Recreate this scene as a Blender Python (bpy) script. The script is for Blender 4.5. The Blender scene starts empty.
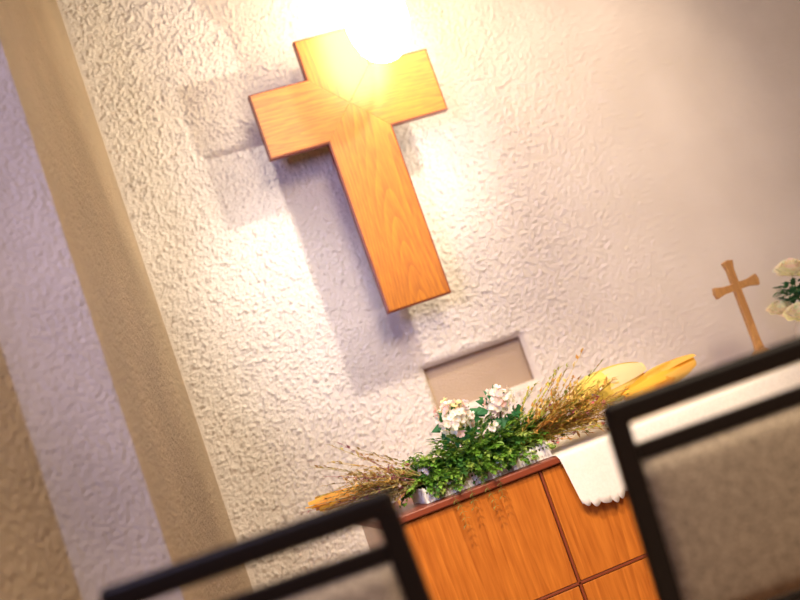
import bpy, bmesh, math, random
from mathutils import Vector, Matrix, noise
random.seed(7)
scene=bpy.context.scene
col=bpy.context.collection
R=math.radians

# ------------------------------------------------------------------ helpers
def link(o):
    col.objects.link(o); return o
def empty(name,loc=(0,0,0)):
    o=bpy.data.objects.new(name,None); o.location=loc; o.empty_display_size=.05
    return link(o)
def meta(o,label,cat,group=None,kind=None):
    o["label"]=label; o["category"]=cat
    if group: o["group"]=group
    if kind: o["kind"]=kind
def from_bm(name,bm,mat,parent=None,smooth=False,bevel=0,seg=2):
    bmesh.ops.recalc_face_normals(bm,faces=bm.faces)
    me=bpy.data.meshes.new(name); bm.to_mesh(me); bm.free()
    o=link(bpy.data.objects.new(name,me))
    if mat: me.materials.append(mat)
    if parent: o.parent=parent
    if smooth:
        for p in me.polygons: p.use_smooth=True
    if bevel:
        m=o.modifiers.new("bevel",'BEVEL'); m.width=bevel; m.segments=seg; m.limit_method='ANGLE'
    return o
def from_data(name,v,f,mat,parent=None,cols=None,smooth=False):
    me=bpy.data.meshes.new(name); me.from_pydata(v,[],f); me.update()
    if cols:
        a=me.color_attributes.new("tint",'FLOAT_COLOR','POINT')
        for i,c in enumerate(cols): a.data[i].color=(c[0],c[1],c[2],1)
    o=link(bpy.data.objects.new(name,me)); me.materials.append(mat)
    if parent: o.parent=parent
    if smooth:
        me.polygons.foreach_set("use_smooth",[True]*len(me.polygons))
    return o
def add_box(bm,x0,x1,y0,y1,z0,z1):
    v=[bm.verts.new(p) for p in ((x0,y0,z0),(x1,y0,z0),(x1,y1,z0),(x0,y1,z0),(x0,y0,z1),(x1,y0,z1),(x1,y1,z1),(x0,y1,z1))]
    for f in ((0,3,2,1),(4,5,6,7),(0,1,5,4),(1,2,6,5),(2,3,7,6),(3,0,4,7)): bm.faces.new([v[i] for i in f])
def box(name,b,mat,parent=None,bevel=0):
    bm=bmesh.new(); add_box(bm,*b); return from_bm(name,bm,mat,parent,bevel=bevel)
def prism(name,pts,y0,y1,mat,parent=None,bevel=0):
    bm=bmesh.new()
    a=[bm.verts.new((p[0],y0,p[1])) for p in pts]; b=[bm.verts.new((p[0],y1,p[1])) for p in pts]
    bm.faces.new(a); bm.faces.new(b[::-1]); n=len(pts)
    for i in range(n): bm.faces.new((a[i],b[i],b[(i+1)%n],a[(i+1)%n]))
    return from_bm(name,bm,mat,parent,bevel=bevel)
def lathe(name,prof,mat,parent=None,n=32,loc=(0,0,0)):
    v=[];f=[]
    for r,z in prof:
        for i in range(n):
            t=2*math.pi*i/n; v.append((r*math.cos(t),r*math.sin(t),z))
    for j in range(len(prof)-1):
        for i in range(n): f.append((j*n+i,j*n+(i+1)%n,(j+1)*n+(i+1)%n,(j+1)*n+i))
    o=from_data(name,v,f,mat,parent,smooth=True); o.location=loc; return o

# ------------------------------------------------------------------ materials
def newmat(name):
    m=bpy.data.materials.new(name); m.use_nodes=True; nt=m.node_tree
    return m,nt,nt.nodes["Principled BSDF"]
def simple(name,c,rough=.5,**k):
    m,nt,b=newmat(name); b.inputs["Base Color"].default_value=(*c,1); b.inputs["Roughness"].default_value=rough
    for kk,vv in k.items(): b.inputs[kk.replace("_"," ")].default_value=vv
    n=nt.nodes.new("ShaderNodeTexNoise"); n.inputs["Scale"].default_value=60
    t=nt.nodes.new("ShaderNodeTexCoord"); nt.links.new(t.outputs["Object"],n.inputs["Vector"])
    bp=nt.nodes.new("ShaderNodeBump"); bp.inputs["Strength"].default_value=.08; bp.inputs["Distance"].default_value=.002
    nt.links.new(n.outputs["Fac"],bp.inputs["Height"]); nt.links.new(bp.outputs["Normal"],b.inputs["Normal"])
    return m
def plaster(name,c1,c2,strength=1.0,dist=.013,scale=110,fade=None):
    m,nt,b=newmat(name); b.inputs["Roughness"].default_value=.42; b.inputs["Specular IOR Level"].default_value=.5
    tc=nt.nodes.new("ShaderNodeTexCoord")
    n1=nt.nodes.new("ShaderNodeTexNoise"); n1.inputs["Scale"].default_value=scale; n1.inputs["Detail"].default_value=4; n1.inputs["Roughness"].default_value=.65
    nt.links.new(tc.outputs["Object"],n1.inputs["Vector"])
    bp=nt.nodes.new("ShaderNodeBump"); bp.inputs["Strength"].default_value=strength; bp.inputs["Distance"].default_value=dist
    nt.links.new(n1.outputs["Fac"],bp.inputs["Height"]); nt.links.new(bp.outputs["Normal"],b.inputs["Normal"])
    if fade:
        sp=nt.nodes.new("ShaderNodeSeparateXYZ"); nt.links.new(tc.outputs["Object"],sp.inputs[0])
        mr=nt.nodes.new("ShaderNodeMapRange"); mr.inputs[1].default_value=fade[0]; mr.inputs[2].default_value=fade[1]
        mr.inputs[3].default_value=strength; mr.inputs[4].default_value=strength*.2
        nt.links.new(sp.outputs[0],mr.inputs[0]); nt.links.new(mr.outputs[0],bp.inputs["Strength"])
    n3=nt.nodes.new("ShaderNodeTexNoise"); n3.inputs["Scale"].default_value=3
    nt.links.new(tc.outputs["Object"],n3.inputs["Vector"])
    r=nt.nodes.new("ShaderNodeValToRGB"); r.color_ramp.elements[0].position=.35; r.color_ramp.elements[1].position=.65
    r.color_ramp.elements[0].color=(*c1,1); r.color_ramp.elements[1].color=(*c2,1)
    nt.links.new(n3.outputs["Fac"],r.inputs["Fac"]); nt.links.new(r.outputs["Color"],b.inputs["Base Color"])
    return m
def wood(name,cols,scale=(9,9,1.1),rough=.35,coat=.3,wave=1.6,ring=.28,pos=(.3,.8),crough=.3,spec=.5):
    m,nt,b=newmat(name); b.inputs["Roughness"].default_value=rough; b.inputs["Coat Weight"].default_value=coat; b.inputs["Coat Roughness"].default_value=crough
    b.inputs["Specular IOR Level"].default_value=spec
    tc=nt.nodes.new("ShaderNodeTexCoord"); mp=nt.nodes.new("ShaderNodeMapping"); mp.inputs["Scale"].default_value=scale
    nt.links.new(tc.outputs["Object"],mp.inputs["Vector"])
    n0=nt.nodes.new("ShaderNodeTexNoise"); n0.inputs["Scale"].default_value=.5; n0.inputs["Detail"].default_value=.5
    nt.links.new(mp.outputs[0],n0.inputs["Vector"])
    mu=nt.nodes.new("ShaderNodeMath"); mu.operation='MULTIPLY'; mu.inputs[1].default_value=26*wave
    nt.links.new(n0.outputs["Fac"],mu.inputs[0])
    fr=nt.nodes.new("ShaderNodeMath"); fr.operation='FRACT'
    nt.links.new(mu.outputs[0],fr.inputs[0])
    n1=nt.nodes.new("ShaderNodeTexNoise"); n1.inputs["Scale"].default_value=16; n1.inputs["Detail"].default_value=4
    nt.links.new(mp.outputs[0],n1.inputs["Vector"])
    mi=nt.nodes.new("ShaderNodeMath"); mi.operation='MULTIPLY_ADD'; mi.inputs[1].default_value=.8
    m2=nt.nodes.new("ShaderNodeMath"); m2.operation='MULTIPLY'; m2.inputs[1].default_value=ring
    nt.links.new(fr.outputs[0],m2.inputs[0])
    nt.links.new(n1.outputs["Fac"],mi.inputs[0]); nt.links.new(m2.outputs[0],mi.inputs[2])
    r=nt.nodes.new("ShaderNodeValToRGB"); e=r.color_ramp.elements
    e[0].position=pos[0]; e[0].color=(*cols[0],1); e[1].position=pos[1]; e[1].color=(*cols[1],1)
    nt.links.new(mi.outputs[0],r.inputs["Fac"]); nt.links.new(r.outputs["Color"],b.inputs["Base Color"])
    bp=nt.nodes.new("ShaderNodeBump"); bp.inputs["Strength"].default_value=.1; bp.inputs["Distance"].default_value=.001
    nt.links.new(mi.outputs[0],bp.inputs["Height"]); nt.links.new(bp.outputs["Normal"],b.inputs["Normal"])
    return m
def tinted(name,rough=.5,trans=.25,spec=.3):
    m,nt,b=newmat(name); a=nt.nodes.new("ShaderNodeAttribute"); a.attribute_name="tint"
    b.inputs["Roughness"].default_value=rough; b.inputs["Specular IOR Level"].default_value=spec
    nt.links.new(a.outputs["Color"],b.inputs["Base Color"])
    tr=nt.nodes.new("ShaderNodeBsdfTranslucent"); nt.links.new(a.outputs["Color"],tr.inputs["Color"])
    mx=nt.nodes.new("ShaderNodeMixShader"); mx.inputs[0].default_value=trans
    nt.links.new(b.outputs[0],mx.inputs[1]); nt.links.new(tr.outputs[0],mx.inputs[2])
    nt.links.new(mx.outputs[0],nt.nodes["Material Output"].inputs["Surface"])
    return m
def fabric(name,c1,c2,scale=220,bump=.6):
    m,nt,b=newmat(name); b.inputs["Roughness"].default_value=.9; b.inputs["Sheen Weight"].default_value=.1
    tc=nt.nodes.new("ShaderNodeTexCoord")
    n=nt.nodes.new("ShaderNodeTexNoise"); n.inputs["Scale"].default_value=scale; n.inputs["Detail"].default_value=5; n.inputs["Roughness"].default_value=.75
    nt.links.new(tc.outputs["Object"],n.inputs["Vector"])
    r=nt.nodes.new("ShaderNodeValToRGB"); r.color_ramp.elements[0].position=.38; r.color_ramp.elements[1].position=.62
    r.color_ramp.elements[0].color=(*c1,1); r.color_ramp.elements[1].color=(*c2,1)
    nt.links.new(n.outputs["Fac"],r.inputs["Fac"]); nt.links.new(r.outputs["Color"],b.inputs["Base Color"])
    bp=nt.nodes.new("ShaderNodeBump"); bp.inputs["Strength"].default_value=bump; bp.inputs["Distance"].default_value=.002
    nt.links.new(n.outputs["Fac"],bp.inputs["Height"]); nt.links.new(bp.outputs["Normal"],b.inputs["Normal"])
    return m

M_wall=plaster("white_plaster",(.74,.665,.60),(.80,.725,.66),1,.009,135,(.3,1.4))
M_shade_tan=plaster("shade_tan_plaster",(.47,.345,.22),(.55,.405,.26),1,.05,45)  # shade of the wall reveals put into the colour as darker tan
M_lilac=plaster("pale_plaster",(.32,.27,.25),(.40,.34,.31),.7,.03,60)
M_niche=plaster("niche_shade_plaster",(.42,.31,.22),(.48,.36,.26),.6)  # shadow inside the niche painted in as a darker tan
M_ceil=simple("ceiling_paint",(.7,.66,.6),.9)
M_floor=wood("floor_wood",((.22,.11,.05),(.35,.19,.09)),(6,.8,6),.4,.2)
HONEY=((.50,.168,.004),(.28,.070,.0015))
M_v=wood("honey_wood_upright",HONEY,(9,9,1.0),.38,.5,crough=.34,spec=.45)
M_h=wood("honey_wood_level",HONEY,(1.0,9,9),.38,.5,crough=.34,spec=.45)
M_edge=simple("red_brown_edging",(.16,.026,.006),.35)
OR=((.62,.195,.026),(.34,.082,.010))
M_av=wood("altar_wood",OR,(7,7,.55),.26,.6,.8,.22,(.25,.88),.16)
M_atop=simple("altar_dark_edge",(.22,.045,.017),.4)
M_black=simple("black_wood",(.008,.006,.006),.45,Specular_IOR_Level=.25)
M_fab=fabric("taupe_fabric",(.14,.11,.08),(.49,.40,.30),130,.9)
M_cloth=fabric("white_linen",(.80,.75,.68),(.86,.81,.74),90,.2)
M_leaf=tinted("foliage",.42,.35)
M_petal=tinted("petals",.6,.4)
M_dry=tinted("dried_stems",.7,.3)
M_white=simple("white_enamel",(.78,.76,.71),.4)
M_brass=simple("pendant_metal",(.6,.5,.35),.3,Metallic=.9)
M_cruc=wood("light_wood",((.54,.29,.10),(.36,.17,.06)),(20,20,3),.4,.2)
M_soil=simple("florist_foam",(.05,.07,.03),.9)
M_vase=simple("vase_ceramic",(.75,.72,.66),.25)
m,nt,b=newmat("lit_opal_glass"); b.inputs["Base Color"].default_value=(1,.95,.85,1)
b.inputs["Emission Color"].default_value=(1,.80,.48,1); b.inputs["Emission Strength"].default_value=28; M_opal=m

# ------------------------------------------------------------------ room shell
def struct(o): o["kind"]="structure"; return o
def wallface(name,quads,mat):
    bm=bmesh.new()
    for q in quads: bm.faces.new([bm.verts.new(p) for p in q])
    bmesh.ops.remove_doubles(bm,verts=bm.verts,dist=1e-5)
    me=bpy.data.meshes.new(name); bm.to_mesh(me); bm.free()
    o=link(bpy.data.objects.new(name,me)); me.materials.append(mat); return struct(o)
H=3.7
nx0,nx1,nz0,nz1,nd,ns=-.087,.36,.985,1.178,.055,.024
def q(x0,x1,z0,z1,y=0): return [(x0,y,z0),(x1,y,z0),(x1,y,z1),(x0,y,z1)]
XL,XR=-1.03,3.4
# stuccoed altar wall: real relief where the lamps rake it, with the recessed niche left open
def lin(a,b,n): return [a+(b-a)*i/n for i in range(n+1)]
xs=lin(XL,nx0,210)+lin(nx0,nx1,90)[1:]+lin(nx1,1.1,145)[1:]+lin(1.1,2.3,90)[1:]+[XR]
zs=[0,.4]+lin(.55,nz0,75)[1:]+lin(nz0,nz1,34)[1:]+lin(nz1,3.2,420)[1:]+[3.35,H]
def sm(a,b,x):
    t=max(0,min(1,(x-a)/(b-a))); return t*t*(3-2*t)
def relief(x,z):
    p=Vector((x*30,z*30,0)); w=noise.noise_vector(p)*.006
    qx,qz=x+w.x,z+w.y
    ds=noise.voronoi(Vector((qx*74,qz*74,0)))[0]
    d=ds[0]; e=ds[1]-ds[0]
    n=noise.noise(Vector((x*48,z*48,9))); n2=noise.noise(Vector((x*120,z*120,5)))
    h=.0095*sm(0,.5,e)*max(0,.9+1.2*n)*(1-.9*d*d)+.0042*n2
    h*=1-.8*sm(.35,1.4,x)
    h*=sm(0,.03,x-XL)
    dx=max(nx0-x,0,x-nx1); dz=max(nz0-z,0,z-nz1); dd=math.hypot(dx,dz)
    k=1-min(1,dd/.030)
    h*=1-k
    return -h+ns*k*k
v=[];idx={}
for j,z in enumerate(zs):
    for i,x in enumerate(xs):
        idx[i,j]=len(v); v.append((x,relief(x,z) if .5<z<3.25 and x<2.35 else 0,z))
f=[]
for j in range(len(zs)-1):
    zc=(zs[j]+zs[j+1])/2
    for i in range(len(xs)-1):
        xc=(xs[i]+xs[i+1])/2
        if nx0<xc<nx1 and nz0<zc<nz1: continue
        f.append((idx[i,j],idx[i+1,j],idx[i+1,j+1],idx[i,j+1]))
struct(from_data("wall_altar",v,f,M_wall,smooth=True))
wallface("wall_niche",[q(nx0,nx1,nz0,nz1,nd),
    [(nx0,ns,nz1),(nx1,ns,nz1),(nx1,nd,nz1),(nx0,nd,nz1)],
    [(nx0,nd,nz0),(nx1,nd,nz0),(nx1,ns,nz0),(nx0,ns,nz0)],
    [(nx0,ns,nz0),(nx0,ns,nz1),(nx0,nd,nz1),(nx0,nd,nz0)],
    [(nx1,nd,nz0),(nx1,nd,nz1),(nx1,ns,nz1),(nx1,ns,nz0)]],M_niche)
def vq(a,b): return [(a[0],a[1],0),(b[0],b[1],0),(b[0],b[1],H),(a[0],a[1],H)]
wallface("wall_corner",[vq((-1.285,-1.5),(-1.03,0))],M_shade_tan)
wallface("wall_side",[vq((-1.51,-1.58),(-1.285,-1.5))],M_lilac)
wallface("wall_pier",[vq((-1.665,-1.95),(-1.51,-1.58))],M_shade_tan)
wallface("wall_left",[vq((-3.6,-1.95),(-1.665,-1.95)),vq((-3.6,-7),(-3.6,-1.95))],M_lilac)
wallface("wall_right",[vq((3.4,0),(3.4,-7))],M_lilac)
wallface("floor",[[(-3.6,-7,0),(3.4,-7,0),(3.4,.0,0),(-3.6,.0,0)]],M_floor)
wallface("ceiling",[[(-3.6,-3.2,H),(-3.6,0,H),(3.4,0,H),(3.4,-3.2,H)]],M_ceil)

# ------------------------------------------------------------------ wall cross
OX,OZ=-.072,1.428
cr=empty("wall_cross",(OX,-.17,OZ))
meta(cr,"large honey-coloured wooden cross mounted on the rough plaster wall","cross")
sx0,sx1,bz0,bz1,bx0,bx1,cz0,cz1=-.210,.066,2.149,2.423,-.455,.317,1.428,2.590
def loc(pts): return [(p[0]-OX,p[1]-OZ) for p in pts]
out=[(sx0,cz0),(sx1,cz0),(sx1,bz0),(bx1,bz0),(bx1,bz1),(sx1,bz1),(sx1,cz1),(sx0,cz1),(sx0,bz1),(bx0,bz1),(bx0,bz0),(sx0,bz0)]
o=prism("edging",loc(out),-.05,-.015,M_edge,cr,.003); o["label"]="thin red-brown edging"
e=.007; mx_,mz_=OX,2.286
prism("upright_panel",loc([(sx0+e,cz0+e),(sx1-e,cz0+e),(sx1-e,bz0+e),(mx_,mz_),(sx0+e,bz0+e)]),-.0525,-.045,M_v,cr,.001)
prism("upright_panel",loc([(sx0+e,cz1-e),(sx0+e,bz1-e),(mx_,mz_),(sx1-e,bz1-e),(sx1-e,cz1-e)]),-.0525,-.045,M_v,cr,.001)
prism("arm_panel",loc([(bx0+e,bz0+e),(sx0+e,bz0+e),(mx_,mz_),(sx0+e,bz1-e),(bx0+e,bz1-e)]),-.0525,-.045,M_h,cr,.001)
prism("arm_panel",loc([(bx1-e,bz0+e),(bx1-e,bz1-e),(sx1-e,bz1-e),(mx_,mz_),(sx1-e,bz0+e)]),-.0525,-.045,M_h,cr,.001)
box("wall_mount",(-.02,.02,-.02,.168,.82,.88),M_edge,cr); box("wall_mount",(-.02,.02,-.02,.168,.20,.26),M_edge,cr)

# ------------------------------------------------------------------ pendant lamp
lx,ly,lz=.080,-.44,2.475
lp=empty("pendant_lamp",(lx,ly,lz)); meta(lp,"lit opal glass pendant lamp hanging before the cross","lamp")
prof=[(.0005,-.130),(.040,-.124),(.074,-.104),(.100,-.070),(.117,-.02),(.124,.03),(.124,.09),(.119,.16),(.112,.23),(.104,.30),(.09,.35),(.046,.37)]
lathe("glass_shade",prof,M_opal,lp,40)
lathe("cap",[(.05,.36),(.05,.40),(.02,.42),(.012,.45),(.0005,.45)],M_brass,lp)
lathe("cord",[(.004,.44),(.004,H-lz)],M_black,lp,12)

# ------------------------------------------------------------------ altar table
AX0,AX1,AY0,AY1,AT=-.64,1.5,-.95,-.42,.75
al=empty("altar_table",((AX0+AX1)/2,(AY0+AY1)/2,0)); meta(al,"orange-brown panelled wooden altar table with dark edged top","altar")
ox,oy=al.location.x,al.location.y
def ab(name,b,mat,bevel=.002):
    return box(name,(b[0]-ox,b[1]-ox,b[2]-oy,b[3]-oy,b[4],b[5]),mat,al,bevel)
ab("body",(AX0+.02,AX1-.02,AY0+.03,AY1-.02,0,.727),M_av)
t=ab("table_top",(AX0,AX1,AY0,AY1,.727,.75),M_atop,.004); t["label"]="dark red-brown edged top"
for x0,x1 in ((-.618,-.088),(-.074,.50),(.514,1.09),(1.104,1.475)):
    ab("front_panel",(x0,x1,AY0+.018,AY0+.031,.345,.722),M_av,.002)
    ab("front_panel",(x0,x1,AY0+.018,AY0+.031,.02,.332),M_av,.002)
for x in (-.081,.507,1.097): ab("divider_strip",(x-.004,x+.004,AY0+.016,AY0+.03,.0,.727),M_atop,.001)
ab("divider_strip",(AX0+.02,AX1-.02,AY0+.016,AY0+.03,.335,.343),M_atop,.001)

# ------------------------------------------------------------------ lace cloth
v=[];f=[];nu=700;rows=[]
cx0,cx1=-.015,1.42
path=[(-.44,.7535),(-.5,.7535),(-.7,.7535),(-.85,.7535),(-.94,.7535),(-.954,.751),(-.957,.74),(-.958,.72),(-.959,.69),(-.960,.66),(-.961,.63),(-.962,.60),(-.963,.582)]
for i in range(nu+1):
    x=cx0+(cx1-cx0)*i/nu
    s=(x-cx0+.006*math.sin(x*47))/.036; sc=abs(math.sin(s*math.pi))**.6*(.8+.3*math.sin(x*61))
    big=.5-.5*math.cos(2*math.pi*(x-cx0)/.235)
    for j,(y,z) in enumerate(path):
        w=max(0,(j-5)/7)
        yy=y-w*.003*(1+math.sin(x*31))
        zz=z-(.018*sc+.024*big)*max(0,(j-8)/4)
        xx=x+w*.025*max(0,1-(x-cx0)/.25)
        v.append((xx,yy,zz))
n=len(path)
for i in range(nu):
    for j in range(n-1): f.append((i*n+j,(i+1)*n+j,(i+1)*n+j+1,i*n+j+1))
cl=from_data("altar_cloth",v,f,M_cloth,smooth=True)
mm=cl.modifiers.new("thick",'SOLIDIFY'); mm.thickness=.001; mm.offset=0
meta(cl,"white linen altar cloth with scalloped hanging edge","cloth")

# ------------------------------------------------------------------ plant builders
FX,FY,FZ=-.24,-.80,.752
def lift(p):
    """keep plant points of the main arrangement clear of the table and cloth"""
    if p[0]>.18:
        y=max(p[1],-.150)
        return (p[0],y,max(p[2],.008+rnd()*.004))
    if p[1]>-.158 and p[2]<.003: return (p[0],p[1],.003+rnd()*.004)
    return p
class Buf:
    def __init__(s,clear=False): s.v=[];s.f=[];s.c=[];s.clear=clear
    def quadleaf(s,p,d,up,L,W,c,fold=.25,droop=.15):
        d=d.normalized(); side=d.cross(up)
        if side.length<1e-4: side=Vector((1,0,0))
        side.normalize(); n=side.cross(d).normalized(); k=len(s.v)
        pts=[p,p+d*L*.4+side*W+n*W*fold,p+d*L*.45,p+d*L*.4-side*W+n*W*fold,p+d*L-n*L*droop]
        s.v+= [tuple(a) for a in pts]; s.c+=[c]*5
        s.f+=[(k,k+1,k+2),(k,k+2,k+3),(k+1,k+4,k+2),(k+2,k+4,k+3)]
    def petal(s,p,d,nrm,L,W,c):
        d=d.normalized(); side=d.cross(nrm).normalized(); n=side.cross(d).normalized(); k=len(s.v)
        pts=[p,p+d*L*.5+side*W,p+d*L*.5-side*W,p+d*L*.95+side*W*.6+n*L*.1,p+d*L*.95-side*W*.6+n*L*.1]
        s.v+=[tuple(a) for a in pts]; s.c+=[c]*5; s.f+=[(k,k+1,k+2),(k+1,k+3,k+4,k+2)]
    def tube(s,pts,r0,r1,c,n=5):
        k=len(s.v); m=len(pts)
        for i,p in enumerate(pts):
            d=(pts[min(i+1,m-1)]-pts[max(i-1,0)]).normalized()
            a=d.orthogonal().normalized(); b=d.cross(a); r=r0+(r1-r0)*i/(m-1)
            for q_ in range(n):
                t=2*math.pi*q_/n; s.v.append(tuple(p+a*r*math.cos(t)+b*r*math.sin(t))); s.c.append(c)
        for i in range(m-1):
            for q_ in range(n): s.f.append((k+i*n+q_,k+i*n+(q_+1)%n,k+(i+1)*n+(q_+1)%n,k+(i+1)*n+q_))
    def blob(s,p,r,c,d=Vector((0,0,1)),el=1.0):
        k=len(s.v); d=d.normalized(); a=d.orthogonal().normalized(); b=d.cross(a); n=6
        for j,t in enumerate((-60,0,60)):
            for q_ in range(n):
                u=2*math.pi*q_/n
                s.v.append(tuple(p+(a*math.cos(u)+b*math.sin(u))*r*math.cos(R(t))+d*r*el*math.sin(R(t)))); s.c.append(c)
        for j in range(2):
            for q_ in range(n): s.f.append((k+j*n+q_,k+j*n+(q_+1)%n,k+(j+1)*n+(q_+1)%n,k+(j+1)*n+q_))
        s.f.append(tuple(k+q_ for q_ in range(n))[::-1]); s.f.append(tuple(k+2*n+q_ for q_ in range(n)))
    def obj(s,name,mat,parent,label=None,smooth=False):
        vv=[lift(p) for p in s.v] if s.clear else s.v
        o=from_data(name,vv,s.f,mat,parent,s.c,smooth)
        if label: o["label"]=label
        return o
rnd=random.random
def ru(a,b): return random.uniform(a,b)
def var(c,k=.25):
    m=1+ru(-k,k); return tuple(max(0,x*m*(1+ru(-.08,.08))) for x in c)
def arc(p,d,L,sag,n=8,curl=0):
    pts=[]; d=d.normalized()
    for i in range(n+1):
        t=i/n; pts.append(p+d*L*t+Vector((0,0,-sag*t*t))+Vector((curl*t*t,0,0)))
    return pts

# ------------------------------------------------------------------ main arrangement
fa=empty("flower_arrangement",(FX,FY,FZ)); meta(fa,"green fern arrangement with pink-white blossoms and dried grasses on the altar","flower arrangement")
bm=bmesh.new()
bw,bd=.225,.095
add_box(bm,-bw,bw,-bd,bd,0,.012)
add_box(bm,-bw,bw,-bd-.004,-bd,.012,.03); add_box(bm,-bw,bw,bd,bd+.004,.012,.03)
def picket(x,y,wx,wy):
    add_box(bm,x-wx,x+wx,y-wy,y+wy,.0,.050)
x=-bw
while x<=bw+.001:
    picket(x,-bd-.005,.0028,.0016); picket(x,bd+.005,.0028,.0016); x+=.0125
y=-bd
while y<=bd:
    picket(-bw-.003,y,.0016,.0028); picket(bw+.003,y,.0016,.0028); y+=.0125
add_box(bm,-bw-.005,bw+.005,-bd-.0085,-bd-.0055,.038,.044)
o=from_bm("basket",bm,M_white,fa); o["label"]="low white picket-edged basket"
box("foam_block",(-.19,.19,-.07,.07,.012,.07),M_soil,fa,.01)
B=Buf(True); up=Vector((0,0,1))
GREENS=[(.12,.27,.03),(.18,.38,.045),(.28,.48,.07),(.06,.17,.035),(.38,.52,.11)]
for i in range(440):
    a=ru(0,2*math.pi); rr=rnd()**.5
    low=i%5==0
    base=Vector((math.cos(a)*.21*rr,(-.06 if low else math.sin(a)*.06*rr),.05+.05*rnd()))
    if low: base.x=ru(-.22,.14)
    el=ru(.0,1.25)
    d=Vector((math.cos(a)*math.cos(el)*1.6,math.sin(a)*math.cos(el)-.3,math.sin(el)))
    L=ru(.07,.15); sag=ru(.01,.06)
    if low: d=Vector((ru(-.9,.6),-1,ru(0,.6))); L=ru(.05,.09); sag=ru(.02,.05)
    pts=arc(base,d,L,sag,8)
    g=random.choice(GREENS)
    B.tube(pts,.0012,.0006,var((.16,.24,.05)),3)
    for k,p in enumerate(pts[1:]):
        t=k/8; dd=(pts[k+1]-pts[k]).normalized(); sd=dd.cross(up)
        if sd.length<.1: sd=Vector((1,0,0))
        sd.normalize(); ll=.024*(1-t*.35)
        for s_ in (-1,1):
            for jj in range(2):
                p2=p-dd*(L/16)*jj
                B.quadleaf(p2,sd*s_+dd*.7+Vector((ru(-.8,.8),ru(-.8,.8),ru(-.8,.8))),up,ll*ru(.7,1.1),.0076,var(g,.35))
    B.quadleaf(pts[-1],dd,up,.018,.007,var(g))
B.obj("foliage",M_leaf,fa,"dense green fern foliage")
B=Buf(True)
for i in range(300):
    a=ru(0,2*math.pi); el=ru(-.1,1.3); rr=ru(.6,1.02)
    p=Vector((math.cos(a)*.23*math.cos(el)*rr,-.02+math.sin(a)*.10*math.cos(el)*rr,.07+.125*math.sin(el)*rr))
    B.quadleaf(p,Vector((math.cos(a)*1.3,math.sin(a)-.3,math.sin(el)+ru(-.5,.4))),up,ru(.028,.048),ru(.009,.014),var(random.choice([(.10,.30,.07),(.19,.40,.08),(.06,.18,.06),(.34,.50,.14)]),.3))
for cx_,cz_ in ((-.03,.222),(.135,.222)):
    for i in range(24):
        a=ru(0,2*math.pi); p=Vector((cx_+math.cos(a)*.045,-.03+ru(-.02,.03),cz_+math.sin(a)*.03-.015))
        B.quadleaf(p,Vector((math.cos(a),ru(-.5,.2),math.sin(a)*.8-.1)),Vector((0,-1,.4)),ru(.035,.055),ru(.011,.017),var((.06,.24,.09)))
B.obj("broad_leaves",M_leaf,fa,"mixed broad green leaves")
for x0 in (-.15,-.10,-.04,.0):
    B=Buf(True)
    nn=random.choice((5,6,7))
    pts=[Vector((x0,-.105,.055)),Vector((x0,-.14,.05)),Vector((x0,-.168,.03))]+[Vector((x0+.006*math.sin(k+x0*60),-.17-.002*k,.03-.021*k)) for k in range(1,nn)]
    B.tube(pts,.001,.0006,(.16,.22,.05),4)
    for p in pts[1:]:
        for s_ in (-1,1): B.quadleaf(p,Vector((s_,-.3,-.5+ru(-.3,.3))),up,.018,.004,var((.24,.28,.08)))
    B.obj("trailing_sprig",M_leaf,fa,"thin green sprig hanging over the altar edge")
def grass(p,d,L,sag,c,seed=10,size=.004):
    pts=arc(p,d,L,sag,10); B.tube(pts,.0013,.0008,var(c),3)
    for k in range(4,11):
        for jj in range(seed//3):
            q_=pts[k]; dd=(pts[k]-pts[k-1]).normalized()+Vector((ru(-.7,.7),ru(-.7,.7),ru(-.5,.7)))
            B.quadleaf(q_-(pts[k]-pts[k-1])*rnd(),dd,up,ru(.014,.030),size,var(random.choice([c,c,(.50,.28,.07)])))
B=Buf(True)
for i in range(150):
    d=Vector((ru(.4,1.5),ru(-.6,.4),ru(.03,.68)))
    grass(Vector((ru(.08,.28),ru(-.07,.05),.06)),d,ru(.16,.38),ru(.0,.06),random.choice([(.72,.54,.12),(.46,.48,.09),(.66,.36,.08),(.34,.40,.07),(.80,.60,.20),(.40,.26,.08)]),10,.0058)
B.obj("dried_grass",M_dry,fa,"golden and olive dried grasses")
B=Buf(True)
for i in range(100):
    d=Vector((ru(-1.5,-.5),ru(-.5,.3),ru(.05,.6)))
    grass(Vector((ru(-.26,-.12),ru(-.07,.05),.06)),d,ru(.14,.38),ru(.01,.07),random.choice([(.60,.46,.16),(.68,.54,.28),(.42,.34,.12),(.46,.18,.20),(.50,.42,.14)]),9,.0052)
B.obj("dried_grass",M_dry,fa,"brown and mauve dried grasses")
B=Buf(True)
for i in range(60):
    s_=random.choice([-1,1,1]); p=Vector((s_*ru(.20,.46)+.04,ru(-.1,.02),ru(.03,.15)))
    for k in range(6):
        B.quadleaf(p,Vector((ru(-1,1),ru(-1,1),ru(-.3,1))),up,.016,.007,var(random.choice([(.50,.14,.28),(.65,.2,.22),(.82,.76,.62)])))
B.obj("small_blossom",M_petal,fa,"tiny purple and cream dried blossoms")["kind"]="stuff"
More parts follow.
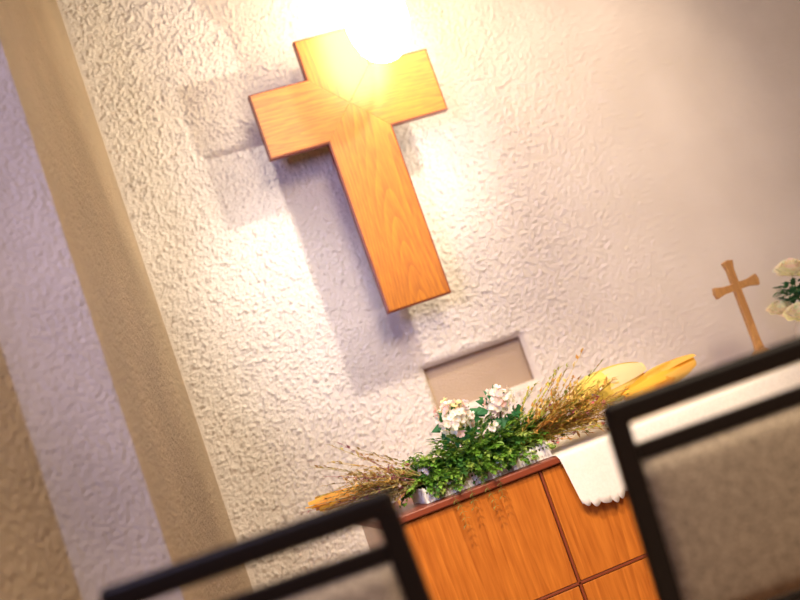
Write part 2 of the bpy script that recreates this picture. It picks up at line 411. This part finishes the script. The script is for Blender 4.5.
def head(name,c,r,cols,parent,nfl=70,ps=.016):
    B=Buf(); c=Vector(c); B.blob(c,r*.6,(.5,.5,.3))
    for i in range(nfl):
        z=1-1.75*(i+.5)/nfl; a=i*2.39996; q_=math.sqrt(max(0,1-z*z))
        nrm=Vector((q_*math.cos(a),q_*math.sin(a),z)); p=c+nrm*r*ru(.6,1.25); cc=random.choice(cols)
        nrm=(nrm+Vector((ru(-.4,.4),ru(-.4,.4),ru(-.4,.4)))).normalized()
        t1=nrm.orthogonal().normalized(); t2=nrm.cross(t1); off=rnd()*6
        for k in range(5):
            u=off+k*2*math.pi/5; dd=t1*math.cos(u)+t2*math.sin(u)+nrm*ru(.1,.7)
            B.petal(p,dd,nrm,ps*ru(.85,1.2),ps*.46,var(cc,.03))
        B.blob(p+nrm*.002,.002,(.92,.76,.25))
    return B.obj(name,M_petal,parent)
W_=[(.97,.96,.93),(.97,.96,.92),(.97,.94,.80),(.94,.66,.64),(.97,.88,.50),(.97,.95,.90)]
head("flower_head",(-.03,-.050,.228),.056,W_,fa,84,.017)["label"]="large white and pink blossom"
head("flower_head",(.135,-.045,.228),.044,[(.97,.96,.93),(.94,.70,.68),(.97,.94,.82),(.97,.96,.94)],fa,54,.0165)["label"]="white blossom"
head("flower_head",(.075,-.09,.155),.016,[(.95,.92,.88)],fa,12,.011)
head("flower_head",(-.19,-.06,.10),.020,[(.95,.92,.88),(.65,.55,.75)],fa,22,.011)
for p in ((-.03,-.045,.2),(.135,-.035,.2),(.075,-.085,.14),(-.19,-.05,.09)):
    B=Buf(); B.tube([Vector((p[0]*.5,0,.05)),Vector(p)],.003,.0025,(.10,.20,.05),6); B.obj("flower_stem",M_leaf,fa)
def bundle(p,d,L,w,cols,seedn,nl,label,wid=(.25,.5),flare=.04,bowr=(.15,.5)):
    random.seed(seedn); B=Buf(True); p=Vector(p); d=Vector(d).normalized()
    a=d.orthogonal().normalized(); b_=d.cross(a)
    B.tube([p-d*.03,p+d*L*.6],.006,.003,(.4,.3,.1),6)
    for i in range(nl):
        u=rnd()*6.28; side=a*math.cos(u)+b_*math.sin(u); c=var(random.choice(cols),.08)
        l=L*ru(.72,1.0); wd=w*ru(*wid); k=len(B.v); n_=11
        sd=d.cross(side).normalized(); fl=ru(-.01,flare); st=ru(0,.15)*L; bow=ru(*bowr); tw=ru(-.6,.6)
        for q_ in range(n_):
            t=q_/(n_-1); cen=p+d*(st+(l-st)*t)+side*(w*bow*math.sin(math.pi*min(1,t*.80+.03))**.6+fl*t*t)+sd*tw*.012*t*t; ww=wd*max(.03,math.sin(math.pi*(.08+.84*t)))**.5
            for s_ in (-1,-.5,0,.5,1): B.v.append(tuple(cen+sd*ww*s_-side*(.35*ww*s_*s_))); B.c.append(c)
        for q_ in range(n_-1):
            for s_ in range(4): B.f.append((k+q_*5+s_,k+q_*5+s_+1,k+q_*5+s_+6,k+q_*5+s_+5))
    return B.obj("dried_leaf_bundle",M_petal,fa,label,smooth=True)
Yc=[(.98,.84,.38),(.98,.80,.24),(.98,.72,.14),(.98,.88,.52)]
Oc=[(.97,.60,.08),(.95,.50,.06),(.97,.68,.16),(.97,.55,.10)]
bundle((.44,.14,.125),(1,-.05,.08),.32,.14,Yc,3,54,"broad pale golden-yellow dried leaves",(.22,.34),.0,(.38,.5))
bundle((.62,.08,.085),(1,.1,.10),.34,.10,Oc,5,46,"orange dried leaves",(.24,.36),.0,(.36,.5))
bundle((-.30,.04,.095),(-1,0,.06),.29,.055,Oc+Yc[:2],9,18,"orange-yellow dried leaves",(.25,.4),.02)
for a_ in ([(.15,.03,.05),(.35,.09,.09),(.46,.14,.125)],[(.15,.0,.05),(.35,.05,.055),(.64,.08,.088)],[(-.12,.02,.05),(-.30,.04,.095)]):
    B=Buf(); B.tube([Vector(p) for p in a_],.004,.005,(.4,.33,.12),6); B.obj("leaf_stalk",M_dry,fa)
random.seed(21)

# ------------------------------------------------------------------ standing crucifix
cf=empty("standing_cross",(1.10,-.50,.7545)); meta(cf,"small light wooden cross standing on a round base on the altar","cross")
lathe("base",[(.0005,0),(.06,0),(.06,.015),(.045,.025),(.03,.05),(.016,.058),(.0005,.058)],M_cruc,cf)
cu=[(-.020,.05),(.020,.05),(.015,.09),(.015,.305),(.06,.305),(.098,.296),(.104,.320),(.098,.344),(.06,.335),(.015,.335),(.015,.39),(.024,.425),(0,.431),(-.024,.425),(-.015,.39),(-.015,.335),(-.06,.335),(-.098,.344),(-.104,.320),(-.098,.296),(-.06,.305),(-.015,.305),(-.015,.09)]
prism("cross_body",cu,-.011,.011,M_cruc,cf,.003)

# ------------------------------------------------------------------ rose bouquet in vase
vs=empty("rose_bouquet",(1.27,-.60,.7545)); meta(vs,"bouquet of cream-white roses with green leaves in a ceramic vase","flowers")
lathe("vase",[(.0005,0),(.04,0),(.055,.04),(.05,.09),(.032,.12),(.038,.135),(.034,.132),(.028,.12),(.0005,.11)],M_vase,vs)
def rose(c,r,base,d=Vector((0,-.5,1))):
    B=Buf(); c=Vector(c); d=d.normalized(); a=d.orthogonal().normalized(); b_=d.cross(a)
    for ring in range(6):
        n_=3+ring; rr=r*(.18+.82*ring/5); tilt=R(80-11*ring)
        for k in range(n_):
            u=2*math.pi*k/n_+ring*.7; side=a*math.cos(u)+b_*math.sin(u); sd=d.cross(side).normalized()
            k0=len(B.v); cc=var(base,.05)
            for iy in range(5):
                t=iy/4; out=side*rr*(.35+.65*t**.8)+d*(r*.9*t*math.sin(tilt)-r*.1*ring/5*t*t); wd=rr*1.0*math.sin(math.pi*(.15+.7*t))+.004
                for s_ in (-1,-.5,0,.5,1):
                    B.v.append(tuple(c+out+sd*wd*s_-side*(abs(s_)**2*wd*.45))); B.c.append(cc)
            for iy in range(4):
                for s_ in range(4): B.f.append((k0+iy*5+s_,k0+iy*5+s_+1,k0+iy*5+s_+6,k0+iy*5+s_+5))
    return B
leafB=Buf()
for c,r in (((-.05,-.06,.13),.066),((.0,-.03,.30),.066),((.07,-.07,.14),.060),((-.07,.02,.17),.055),((.09,.01,.28),.058),((-.01,-.09,.08),.060)):
    rose(c,r,(.97,.92,.76)).obj("rose",M_petal,vs,smooth=True)
    B=Buf(); B.tube([Vector((0,0,.1)),Vector(c)*.6+Vector((0,0,.04)),Vector(c)],.003,.0025,(.08,.18,.04),6); B.obj("stem",M_leaf,vs)
for i in range(120):
    a=ru(0,6.28); p=Vector((.0+math.cos(a)*ru(.01,.06),math.sin(a)*ru(.01,.06),ru(.18,.26)))
    leafB.quadleaf(p,Vector((math.cos(a),math.sin(a),ru(-.2,.8))),up,ru(.03,.06),ru(.01,.017),var((.05,.18,.08)))
leafB.obj("leaves",M_leaf,vs)

# ------------------------------------------------------------------ chairs
REC=R(19)
def backy(z): return -.20-(z-.45)*math.tan(REC) if z>.45 else -.20-(.45-z)*.12
HW=.28; TOP=.966
def beam(name,pts,w,d,parent,bevel=.006):
    bm=bmesh.new(); rings=[]
    for (x,y,z) in pts:
        rings.append([bm.verts.new(p) for p in ((x-w/2,y-d/2,z),(x+w/2,y-d/2,z),(x+w/2,y+d/2,z),(x-w/2,y+d/2,z))])
    for a,b_ in zip(rings,rings[1:]):
        for i in range(4): bm.faces.new((a[i],a[(i+1)%4],b_[(i+1)%4],b_[i]))
    bm.faces.new(rings[0][::-1]); bm.faces.new(rings[-1])
    return from_bm(name,bm,M_black,parent,bevel=bevel,seg=3)
def slab(name,x0,x1,z0,z1,th,parent,mat,bev=.004,puff=0):
    """board lying in the reclined plane of the backrest"""
    bm=bmesh.new(); nx,nz=(14,10) if puff else (1,1); g={}
    for s_ in (0,1):
        for i in range(nx+1):
            for j in range(nz+1):
                x=x0+(x1-x0)*i/nx; z=z0+(z1-z0)*j/nz
                pf=puff*(max(0,math.sin(math.pi*i/nx)*math.sin(math.pi*j/nz)))**.35
                y=backy(z)+(-th/2-pf if s_==0 else th/2+pf)
                g[s_,i,j]=bm.verts.new((x,y,z))
    for s_ in (0,1):
        for i in range(nx):
            for j in range(nz): bm.faces.new((g[s_,i,j],g[s_,i+1,j],g[s_,i+1,j+1],g[s_,i,j+1]))
    for i in range(nx):
        for j in (0,nz): bm.faces.new((g[0,i,j],g[0,i+1,j],g[1,i+1,j],g[1,i,j]))
    for j in range(nz):
        for i in (0,nx): bm.faces.new((g[0,i,j],g[0,i,j+1],g[1,i,j+1],g[1,i,j]))
    return from_bm(name,bm,mat,parent,smooth=(puff>0),bevel=0 if puff>0 else bev,seg=4)
PW=.046
def build_chair(label):
    r=empty("chair"); meta(r,label,"chair","dark framed upholstered chairs")
    for s_ in (-1,1):
        x=s_*(HW-PW/2)
        beam("leg",[(x,backy(z),z) for z in (0,.2,.42,.48,.7,TOP-.028)],PW,.030,r)
        x=s_*(HW-PW/2-.05)
        beam("leg",[(x,.19,0),(x,.18,.40)],PW*.9,.036,r)
    slab("top_rail",-HW,HW,TOP-.050,TOP,.034,r,M_black,bev=.016)
    slab("middle_rail",-HW+PW,HW-PW,TOP-.130,TOP-.094,.024,r,M_black)
    slab("lower_rail",-HW+PW,HW-PW,.442,.464,.024,r,M_black)
    slab("backrest_cushion",-HW+PW,HW-PW,.466,TOP-.132,.018,r,M_fab,puff=.010)["label"]="taupe fabric back panel"
    prism2=[(-HW+PW+.003,-.19),(HW-PW-.003,-.19),(HW-.06,.20),(-HW+.06,.20)]
    def seatpart(name,z0,z1,grow,mat,bev):
        bm=bmesh.new(); a=[bm.verts.new((x*(1+grow),y*(1+grow),z0)) for x,y in prism2]; b2=[bm.verts.new((x*(1+grow),y*(1+grow),z1)) for x,y in prism2]
        bm.faces.new(a); bm.faces.new(b2)
        for i in range(4): bm.faces.new((a[i],a[(i+1)%4],b2[(i+1)%4],b2[i]))
        return from_bm(name,bm,mat,r,bevel=bev,seg=4)
    seatpart("seat_frame",.355,.395,0,M_black,.005)
    seatpart("seat_cushion",.395,.440,.0,M_fab,.018)
    return r
def place(r,lx_,top,al):
    a=-al; l=Vector((lx_,backy(TOP),0)); rot=Matrix.Rotation(a,3,'Z')
    off=rot@l; r.rotation_euler=(0,0,a); r.location=(top[0]-off.x,top[1]-off.y,0)
c1=build_chair("black-framed chair with taupe fabric back standing before the altar")
place(c1,-HW,(-.428,-2.42),R(14))
c2=empty("chair"); meta(c2,"black-framed chair with taupe fabric back, nearer the side wall","chair","dark framed upholstered chairs")
for ch in list(c1.children):
    k=ch.copy(); k.parent=c2; col.objects.link(k)
place(c2,HW,(-.882,-2.47),R(15))

# ------------------------------------------------------------------ lights
def area(name,loc_,target,size,power,color,spread=None):
    l=bpy.data.lights.new(name,'AREA'); l.size=size; l.energy=power; l.color=color
    if spread: l.spread=spread
    o=link(bpy.data.objects.new(name,l)); o.location=loc_
    o.rotation_euler=(Vector(target)-Vector(loc_)).to_track_quat('-Z','Y').to_euler(); return o
def spot(name,loc_,target,power,color,ang,blend=.5,rad=.02):
    l=bpy.data.lights.new(name,'SPOT'); l.energy=power; l.color=color; l.spot_size=R(ang); l.spot_blend=blend; l.shadow_soft_size=rad
    o=link(bpy.data.objects.new(name,l)); o.location=loc_
    o.rotation_euler=(Vector(target)-Vector(loc_)).to_track_quat('-Z','Y').to_euler(); return o
spot("unseen_ceiling_spot",(1.38,-2.0,3.62),(-.34,0,1.70),470,(1,.87,.68),34,1,.09)
spot("floor_spot",(1.45,-2.0,.95),(-.42,0,2.36),330,(1,.90,.76),36,.9,.025)
spot("unseen_ceiling_spot",(-.90,-3.0,3.6),(-.54,0,1.58),280,(.97,.95,1.0),16,1,.04)
spot("unseen_ceiling_spot",(-1.0,-3.0,3.5),(.0,-.8,.80),470,(1,.82,.60),30,.6,.06)  # added key light to brighten the flowers, no known fixture
spot("unseen_ceiling_spot",(1.9,-2.0,3.6),(.80,0,1.85),150,(1,.77,.54),50,1,.06)  # added warm wash for the right part of the wall, source unseen
area("window_light",(-2.7,-4.3,2.3),(-.8,0,1.9),1.2,22,(.56,.54,1.0),R(70))
area("room_fill",(0,-4.5,3.5),(0,-2.4,.8),1.2,85,(1,.80,.58),2.0)  # added overhead fill that lifts the chair backs, unseen
w=bpy.data.worlds.new("World"); scene.world=w; w.use_nodes=True
w.node_tree.nodes["Background"].inputs[0].default_value=(.88,.68,.58,1); w.node_tree.nodes["Background"].inputs[1].default_value=.08

# ------------------------------------------------------------------ camera
yaw=R(15); pitch=R(4.5); roll=R(19.4)
C=Vector((-1.28,-4.45,1.12))
F=Vector((math.sin(yaw)*math.cos(pitch),math.cos(yaw)*math.cos(pitch),math.sin(pitch)))
R0=Vector((math.cos(yaw),-math.sin(yaw),0)); U0=R0.cross(F)
X=math.cos(roll)*R0-math.sin(roll)*U0; Y=math.sin(roll)*R0+math.cos(roll)*U0
cd=bpy.data.cameras.new("camera"); cd.lens=50; cd.sensor_width=36
cam=link(bpy.data.objects.new("camera",cd))
cam.matrix_world=Matrix(((X.x,Y.x,-F.x,C.x),(X.y,Y.y,-F.y,C.y),(X.z,Y.z,-F.z,C.z),(0,0,0,1)))
cd.dof.use_dof=True; cd.dof.focus_distance=3.75; cd.dof.aperture_fstop=1.1
scene.camera=cam
scene.view_settings.view_transform='Standard'
